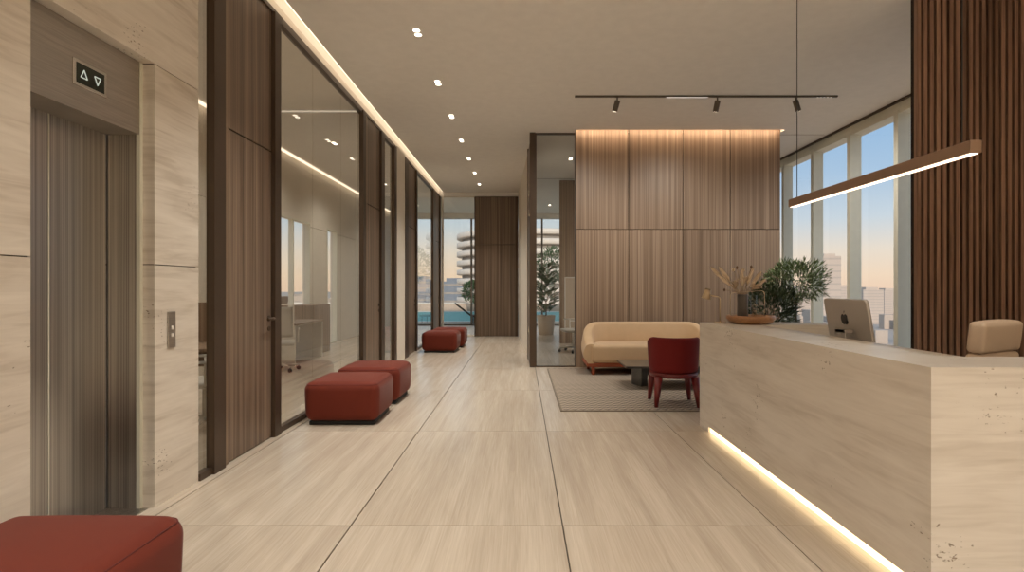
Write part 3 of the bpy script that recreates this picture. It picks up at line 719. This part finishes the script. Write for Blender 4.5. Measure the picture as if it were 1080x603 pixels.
# ---------------------------------------------------------------- sofa
SX, SY = 1.98, 8.80
so = thing('sofa', 'tan curved sofa with rust base against the panelled wall', 'sofa', (SX, SY, .012))
def shell():
    b = MB(); hw, yf, yb, rc, th = 1.0, -.40, .33, .44, .16
    path = []
    for i in range(8): path.append((-hw, yf + (yb - rc - yf) * i / 8, -1, 0))
    for i in range(13):
        a = math.pi - (math.pi / 2) * i / 12
        path.append((-hw + rc + rc * math.cos(a), yb - rc + rc * math.sin(a), math.cos(a), math.sin(a)))
    for i in range(1, 12): path.append((-hw + rc + (2 * hw - 2 * rc) * i / 12, yb, 0, 1))
    for i in range(13):
        a = math.pi / 2 - (math.pi / 2) * i / 12
        path.append((hw - rc + rc * math.cos(a), yb - rc + rc * math.sin(a), math.cos(a), math.sin(a)))
    for i in range(1, 9): path.append((hw, yb - rc - (yb - rc - yf) * i / 8, 1, 0))
    rings = []
    for x, y, nx, ny in path:
        # height falls along the arms towards the front
        t = max(0, min(1, (y - yf) / (yb - .04 - yf))); t = t * t * (3 - 2 * t)
        h = .47 + (.775 - .47) * t; z0 = .175; tt = th * (.55 + .45 * (1 - .3 * t))
        pr = []
        nseg = 10
        lean = .05 * t
        for k in range(6): # outer side going up
            u = k / 5; z = z0 + .05 + (h - .10 - z0) * u * 1.0
            pr.append((tt / 2 + .035 * math.sin(math.pi * u) , z))
        for k in range(1, nseg):
            a = math.pi * k / nseg
            pr.append((tt / 2 * math.cos(a), h - .05 + .05 * math.sin(a)))
        for k in range(6):
            u = 1 - k / 5; z = z0 + .05 + (h - .10 - z0) * u
            pr.append((-tt / 2 - .03 * math.sin(math.pi * u), z))
        pr.append((-tt / 2 + .03, z0)); pr.append((tt / 2 - .04, z0))
        rings.append([b.bm.verts.new((x + nx * (o_ - .08 + lean * (z - .2)), y + ny * (o_ - .08 + lean * (z - .2)), z)) for o_, z in pr])
    n = len(rings[0])
    for i in range(len(rings) - 1):
        for k in range(n):
            f = b.bm.faces.new((rings[i][k], rings[i][(k + 1) % n], rings[i + 1][(k + 1) % n], rings[i + 1][k])); f.smooth = True
    b.bm.faces.new(rings[0]); b.bm.faces.new(rings[-1][::-1])
    return b
shell().build('backrest', M['tan'], so)
MB().rbox(-.905, .905, -.43, .17, .185, .46, .05, 4, .012).build('seat_cushion', M['tan'], so)
MB().rbox(-.98, .98, -.40, .30, .12, .182, .02, 2).build('base', M['rustwood'], so)
for x in (-.88, .88):
    for y in (-.36, .25): MB().cyl((x, y, .125), (x, y, 0), .03, .024, 14).build('leg', M['rustwood'], so)

# ---------------------------------------------------------------- crimson tub chair
ch = thing('tub_chair', 'crimson velvet tub chair seen from behind on the rug', 'chair', (1.755, 6.36, .012), R(-4))
def tub():
    b = MB(); rings = []; ro, th = .295, .065; z0 = .375
    N = 44; span = R(232)
    for i in range(N + 1):
        a = -math.pi / 2 - span / 2 + span * i / N
        u = abs(i / N - .5) * 2
        h = .775 - .13 * max(0, (u - .55) / .45) ** 2
        pr = []
        def rad(z): return ro - .02 * (1 - (z - z0) / (h - z0))
        for k in range(6):
            z = z0 + .02 + (h - .035 - z0 - .02) * k / 5; pr.append((rad(z), z))
        for k in range(1, 8):
            t = math.pi * k / 8; pr.append((ro - th / 2 + th / 2 * math.cos(t), h - .035 + .035 * math.sin(t)))
        for k in range(6):
            z = h - .035 - (h - .035 - z0 - .02) * k / 5; pr.append((rad(z) - th, z))
        pr.append((ro - .02 - th + .015, z0)); pr.append((ro - .035, z0))
        rings.append([b.bm.verts.new((r_ * math.cos(a), r_ * math.sin(a) * .97, z)) for r_, z in pr])
    n = len(rings[0])
    for i in range(N):
        for k in range(n):
            f = b.bm.faces.new((rings[i][k], rings[i][(k + 1) % n], rings[i + 1][(k + 1) % n], rings[i + 1][k])); f.smooth = True
    b.bm.faces.new(rings[0]); b.bm.faces.new(rings[-1][::-1])
    return b
tub().build('backrest', M['crimson'], ch)
MB().lathe([(0, .33), (.235, .33), (.25, .345), (.25, .44), (.235, .465), (.15, .475), (0, .478)], 0, .02, 0, 40).build('seat', M['crimson'], ch)
MB().lathe([(0, .322), (.262, .322), (.276, .335), (.276, .366), (.268, .374), (0, .374)], 0, 0, 0, 40).build('seat_rail', M['crimson_leg'], ch)
for sx_ in (-1, 1):
    for sy_ in (-1, 1):
        x0, y0 = sx_ * .20, sy_ * .19; x1, y1 = sx_ * .235, sy_ * .235
        MB().tube([(x0, y0, .335), (x0 + (x1 - x0) * .5, y0 + (y1 - y0) * .5, .17), (x1, y1, 0)], [.047, .036, .021], 12).build('leg', M['crimson_leg'], ch)

# coffee table and rug
ct = thing('coffee_table', 'low dark stone coffee table between sofa and crimson chair', 'coffee table', (1.98, 7.55, .012))
MB().box(-.61, .61, -.35, .35, .275, .305, .006, 2).build('tabletop', M['dark_stone'], ct)
for x, rz in ((-.36, 22), (.34, -14)): MB().box(-.05, .05, -.12, .12, 0, .276, .004, 1).build('leg', M['dark_stone'], ct, (x, 0, 0), (0, 0, R(rz)))
rg = thing('area_rug', 'taupe zigzag woven rug under the seating group', 'rug', (0, 0, 0))
MB().box(.445, 2.91, 6.0, 9.06, .0005, .011).build('weave', M['rug'], rg)
MB().box(.425, .445, 5.98, 9.08, .0005, .012).box(2.91, 2.93, 5.98, 9.08, .0005, .012).box(.445, 2.91, 5.98, 6.0, .0005, .012).box(.445, 2.91, 9.06, 9.08, .0005, .012).build('binding', M['rug_edge'], rg)

# ---------------------------------------------------------------- ottomans
ot = thing('ottoman', 'nearest rust velvet ottoman cut off by the lower left picture corner', 'ottoman', (-1.745, 1.93, 0), 0, 'rust velvet ottomans')
MB().rbox(-.37, .37, -.37, .37, .035, .42, .082, 6, .02, .035).build('cushion', M['red'], ot)
s_ = MB(); pp = []
for cx, cy, a0 in ((.288, .288, 0), (-.288, .288, 90), (-.288, -.288, 180), (.288, -.288, 270)):
    for k in range(6):
        a = R(a0 + 90 * k / 5); pp.append((cx + .0595 * math.cos(a), cy + .0595 * math.sin(a), .396))
pp.append(pp[0]); s_.tube(pp, .004, 6); s_.build('seam', M['red_seam'], ot)
MB().rbox(-.32, .32, -.32, .32, 0, .04, .012, 2).build('base', M['black'], ot)
for x, y, lab in ((-1.77, 5.72, 'front rust velvet ottoman of the near pair by the glass'), (-1.77, 6.68, 'rear rust velvet ottoman of the near pair by the glass'),
                  (-1.70, 11.70, 'front rust velvet ottoman of the distant pair down the corridor'), (-1.64, 12.62, 'rear rust velvet ottoman of the distant pair down the corridor')):
    dup(ot, (x, y, 0), R(rnd.uniform(-1, 1)), lab)

# ---------------------------------------------------------------- plants
def canopy(center, rad, n, L, W, squash=1.0, up=.4, seed=1):
    r_ = random.Random(seed); b = MB()
    for i in range(n):
        while True:
            v = Vector((r_.uniform(-1, 1), r_.uniform(-1, 1), r_.uniform(-1, 1)))
            if .2 < v.length < 1: break
        if r_.random() < .6: v = v.normalized() * r_.uniform(.72, 1.02)
        lump = 1 + .16 * math.sin(5 * v.x + 3 * v.z) * math.cos(4 * v.y - 2 * v.z)
        p = Vector(center) + Vector((v.x * rad * lump, v.y * rad * lump, v.z * rad * squash * lump))
        d = v.normalized() + Vector((r_.uniform(-.8, .8), r_.uniform(-.8, .8), r_.uniform(-.5, .8) + up))
        b.leaf(p, d, Vector((r_.uniform(-1, 1), r_.uniform(-1, 1), 1)), L * r_.uniform(.7, 1.3), W * r_.uniform(.8, 1.2))
    return b
def branches(z0, z1, spread, n, seed, r0=.018):
    r_ = random.Random(seed); b = MB()
    b.tube([(0, 0, z0), (.01, 0, (z0 + z1) / 2), (0, .01, z1)], [r0, r0 * .85, r0 * .75], 10)
    for i in range(n):
        a = 2 * math.pi * i / n + r_.uniform(-.3, .3); s = spread * r_.uniform(.7, 1.1)
        b.tube([(0, .01, z1 - .02), (s * .4 * math.cos(a), s * .4 * math.sin(a), z1 + .12), (s * math.cos(a), s * math.sin(a), z1 + .38 * r_.uniform(.7, 1.3))], [r0 * .6, r0 * .42, r0 * .2], 6)
    return b
def pot(parent, r, h, mat):
    MB().lathe([(0, 0), (r * .72, 0), (r * .78, .02), (r, h), (r * .93, h), (r * .9, h - .04), (0, h - .04)], n=36).build('pot', mat, parent)
    MB().lathe([(0, h - .06), (r * .88, h - .06), (r * .88, h - .035), (0, h - .03)], n=24).build('soil', M['soil'], parent)
ol = thing('olive_tree', 'small olive tree with a round crown by the facade windows', 'potted tree', (3.74, 7.5, 0))
pot(ol, .24, .50, M['pot_dark'])
branches(.46, 1.12, .22, 8, 3).build('trunk', M['bark'], ol)
canopy((0, 0, 1.43), .37, 2300, .08, .017, .72, .3, 4).build('foliage', M['leaf'], ol)
bu = thing('leafy_shrub', 'darker bushy plant between the dried flowers and the olive tree', 'potted plant', (3.12, 6.9, 0))
pot(bu, .17, .45, M['pot_dark'])
branches(.42, .80, .22, 9, 8).build('stems', M['bark'], bu)
canopy((0, 0, 1.06), .31, 1900, .09, .018, 1.05, .5, 9).build('foliage', M['leaf_dark'], bu)
fk = thing('potted_broadleaf_plant', 'tall broad leaved plant in a beige pot behind the meeting room glass', 'potted plant', (.70, 15.7, 0))
pot(fk, .27, .56, M['pot'])
branches(.52, .95, .26, 6, 12, .02).build('stems', M['bark'], fk)
b = MB(); r_ = random.Random(5)
for i in range(120):
    t = r_.random(); a = r_.uniform(0, 6.283); z = .62 + 1.3 * t; rr = (.14 + .30 * math.sin(math.pi * min(1, t * .85 + .12))) * math.sqrt(r_.uniform(.15, 1))
    d = Vector((math.cos(a), math.sin(a), r_.uniform(.1, 1.1)))
    b.leaf(Vector((rr * .6 * math.cos(a), rr * .6 * math.sin(a), z)), d, Vector((0, 0, 1)), r_.uniform(.24, .36), r_.uniform(.14, .20), .2)
b.build('foliage', M['leaf_mid'], fk)

# ---------------------------------------------------------------- office furniture behind the glass
def task_chair(loc, rz, label):
    t = thing('task_chair', label, 'office chair', loc, rz, 'white task chairs behind glass')
    star_base(t, M['white'])
    MB().rbox(-.24, .24, -.23, .23, .42, .48, .028, 3, .01).build('seat', M['mesh'], t)
    b = MB(); N = 9
    vs_ = [[b.bm.verts.new(((-.22 + .44 * i / N), -.24 - .05 * (1 - (2 * i / N - 1) ** 2) - .06 * (j / N) ** 2, .56 + .48 * j / N)) for j in range(N + 1)] for i in range(N + 1)]
    for i in range(N):
        for j in range(N):
            b.bm.faces.new((vs_[i][j], vs_[i + 1][j], vs_[i + 1][j + 1], vs_[i][j + 1])).smooth = True
    bo = b.build('backrest', M['mesh'], t); sm = bo.modifiers.new('solid', 'SOLIDIFY'); sm.thickness = .012
    MB().tube([(-.225, -.24, .56), (-.225, -.30, 1.05), (-.15, -.345, 1.08), (.15, -.345, 1.08), (.225, -.30, 1.05), (.225, -.24, .56), (-.225, -.24, .56)], .012).build('back_frame', M['white'], t)
    MB().tube([(0, 0, .44), (0, -.22, .42), (0, -.32, .50), (0, -.31, .75)], .02).build('back_support', M['white'], t)
    for s in (-1, 1): MB().tube([(s * .2, 0, .44), (s * .28, 0, .46), (s * .29, 0, .66), (s * .29, .14, .67), (s * .29, -.14, .67)], .013).build('armrest', M['white'], t)
    return t
tk = task_chair((-3.02, 5.25, 0), R(120), 'white task chair seen through the narrow glass strip beside the pier')
dup(tk, (-3.92, 8.9, 0), R(20), 'white task chair at the office desk behind the large glass bay')
dup(tk, (1.09, 11.55, 0), R(100), 'white task chair in the meeting room beside the panelled wall')
def desk(loc, label):
    t = thing('office_desk', label, 'desk', loc)
    MB().box(-.7, .7, -.36, .36, .70, .73, .003, 1).build('desktop', M['oak'], t)
    for x in (-.66, .62):
        MB().box(x, x + .04, -.33, .33, 0, .70).build('leg', M['white'], t)
    MB().box(-.69, .69, .36, .385, .45, 1.18, .003, 1).build('screen_panel', M['oak'], t)
    return t
d0 = desk((-4.2, 10.05, 0), 'oak desk with a privacy panel in the office behind the glass')
d0.rotation_euler.z = R(90)
dup(d0, (-3.75, 5.9, 0), 0, 'oak desk in the office close to the narrow glass strip')
tag(MB().rbox(-4.55, -4.1, 10.9, 11.8, 0, 1.0, .01, 2).build('storage_cabinet', M['oak']), 'low oak cabinet under the office side window', 'cabinet')

# ---------------------------------------------------------------- outside
struct(MB().box(-14, 7.4, YF + .2, 34, -.35, -.06).build('terrace_floor', M['terrace']), 'pale stone pool terrace outside', 'terrace')
pl = thing('swimming_pool', 'turquoise swimming pool on the terrace outside', 'pool', (0, 0, 0))
MB().box(-9, 7, 22.0, 31.0, -.058, -.04).build('water', M['water'], pl)
MB().box(-9.3, 7.3, 21.7, 22.0, -.06, .0).box(-9.3, 7.3, 31.0, 31.3, -.06, .0).box(-9.3, -9, 22, 31, -.06, .0).box(7, 7.3, 22, 31, -.06, .0).build('coping', M['ext_white'], pl)
ra = thing('terrace_parapet', 'low pale parapet at the far edge of the pool terrace', 'parapet', (0, 33, -.06))
MB().box(-14, 7.4, -.15, .15, 0, .42).build('upstand', M['ext_haze'], ra)
MB().box(-14, 7.4, -.2, .2, .42, .50).build('coping', M['ext_white'], ra)
def lounger(loc, rz, label):
    t = thing('pool_lounger', label, 'lounger', loc, rz)
    MB().box(-.32, .32, -.2, 1.1, .30, .36, .01, 2).build('mattress', M['dark_plastic'], t)
    MB().box(-.32, .32, -.75, 0, -.03, .03, .01, 2).build('backrest', M['dark_plastic'], t, (0, -.2, .34), (R(-38), 0, 0))
    for x in (-.28, .28):
        for y in (-.1, 1.0): MB().cyl((x, y, 0), (x, y, .31), .02, n=8).build('leg', M['dark_plastic'], t)
    return t
lounger((-1.75, 21.1, -.06), R(-80), 'dark pool lounger outside the corridor end window')
def terrace_tree(loc, h, r, seed, label):
    t = thing('terrace_tree', label, 'tree', loc)
    branches(0, h * .45, r * .5, 7, seed, .05).build('trunk', M['bark'], t)
    canopy((0, 0, h - r), r, 900, .22, .09, .95, .2, seed).build('foliage', M['leaf_mid'], t)
    MB().lathe([(0, 0), (.42, 0), (.5, .42), (.44, .42), (0, .38)], n=24).build('planter', M['pot'], t)
terrace_tree((-2.75, 32.2, -.06), 1.75, .6, 31, 'small green tree on the terrace seen at the corridor end')
terrace_tree((1.9, 32.2, -.06), 3.8, 1.1, 33, 'taller green tree on the terrace beyond the meeting room')

# round white tower with balcony rings
tw = thing('round_tower', 'white round apartment tower with stacked curved balconies', 'building', (3.0, 190, -70))
MB().lathe([(0, 0), (23.4, 0), (23.4, 88.0), (0, 88.2)], n=72).build('core', M['ext_glass'], tw)
ring = None
for k in range(30):
    if ring is None:
        ring = MB().lathe([(23.0, 0), (25.0, .15), (25.2, .3), (25.2, 1.70), (25.0, 1.80), (24.8, 1.70), (24.8, .45), (23.0, .45)], n=72).build('balcony', M['ext_white'], tw); ring.location = (0, 0, .4)
    else:
        q = ring.copy(); C.objects.link(q); q.parent = tw; q.location = (0, 0, .4 + 3.0 * k); q.scale = (1, 1, 1)
MB().lathe([(0, 87.9), (21, 87.9), (21, 89.2), (0, 89.3)], n=60).build('roof', M['ext_white'], tw)

def tower(x, y, wx, wy, h, mat, label, group=None):
    t = thing('distant_tower', label, 'building', (x, y, -70), rnd.uniform(-.3, .3), group)
    b = MB(); b.box(-wx / 2, wx / 2, -wy / 2, wy / 2, 0, h)
    b.build('block', M[mat], t)
    MB().box(-wx * .3, wx * .3, -wy * .3, wy * .3, h, h + wx * .14).build('roof_block', M[mat], t)
    c_ = MB(); nf = 12
    for k in range(nf): c_.box(-wx / 2 - .15, wx / 2 + .15, -wy / 2 - .15, wy / 2 + .15, h * (k + .45) / nf, h * (k + .7) / nf)
    c_.build('window_bands', M['ext_glass'] if mat == 'ext_blue' else M['ext_haze2'], t)
tower(-52, 430, 18, 18, 76, 'ext_blue', 'blue glass tower left of the round tower')
tower(-78, 560, 26, 22, 62, 'ext_haze2', 'grey block at the skyline seen through the far left glass')
tower(-118, 640, 30, 26, 80, 'ext_blue', 'tall bluish block seen through the glass bay behind the far ottomans')
def az(px, Z): return (px - 550) / FPX * Z
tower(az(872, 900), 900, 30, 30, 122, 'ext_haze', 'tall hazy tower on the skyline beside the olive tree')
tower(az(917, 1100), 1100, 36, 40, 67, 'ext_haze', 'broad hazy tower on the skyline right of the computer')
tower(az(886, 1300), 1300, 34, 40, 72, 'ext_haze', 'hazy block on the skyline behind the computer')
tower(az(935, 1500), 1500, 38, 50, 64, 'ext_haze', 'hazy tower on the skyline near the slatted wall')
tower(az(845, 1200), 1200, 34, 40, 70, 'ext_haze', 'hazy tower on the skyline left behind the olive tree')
b = MB(); cr_ = random.Random(11)
for i in range(1400):
    a = cr_.uniform(R(-60), R(62)); d = 230 + 2600 * cr_.random() ** 1.3
    x, y = d * math.sin(a), d * math.cos(a)
    if any((x - o.location.x) ** 2 + (y - o.location.y) ** 2 < 110 ** 2 for o in C.objects if o.name.startswith('distant_tower')): continue
    if abs(x - 3) < 40 and abs(y - 190) < 60: continue
    s = cr_.uniform(8, 22) * (1 + d / 1500); h = cr_.uniform(6, 24) * (1 + d / 3200)
    b.box(x - s / 2, x + s / 2, y - s * .4, y + s * .4, -70, -70 + h)
ct_ = b.build('city_rooftops', M['city']); tag(ct_, 'hazy spread of low city rooftops far below', 'city', None, 'stuff')
struct(MB().box(-9000, 9000, 60, 9000, -72, -70).box(60, 9000, -2000, 60, -72, -70).build('city_ground', M['ext_ground']), 'hazy ground plain far below', 'ground')
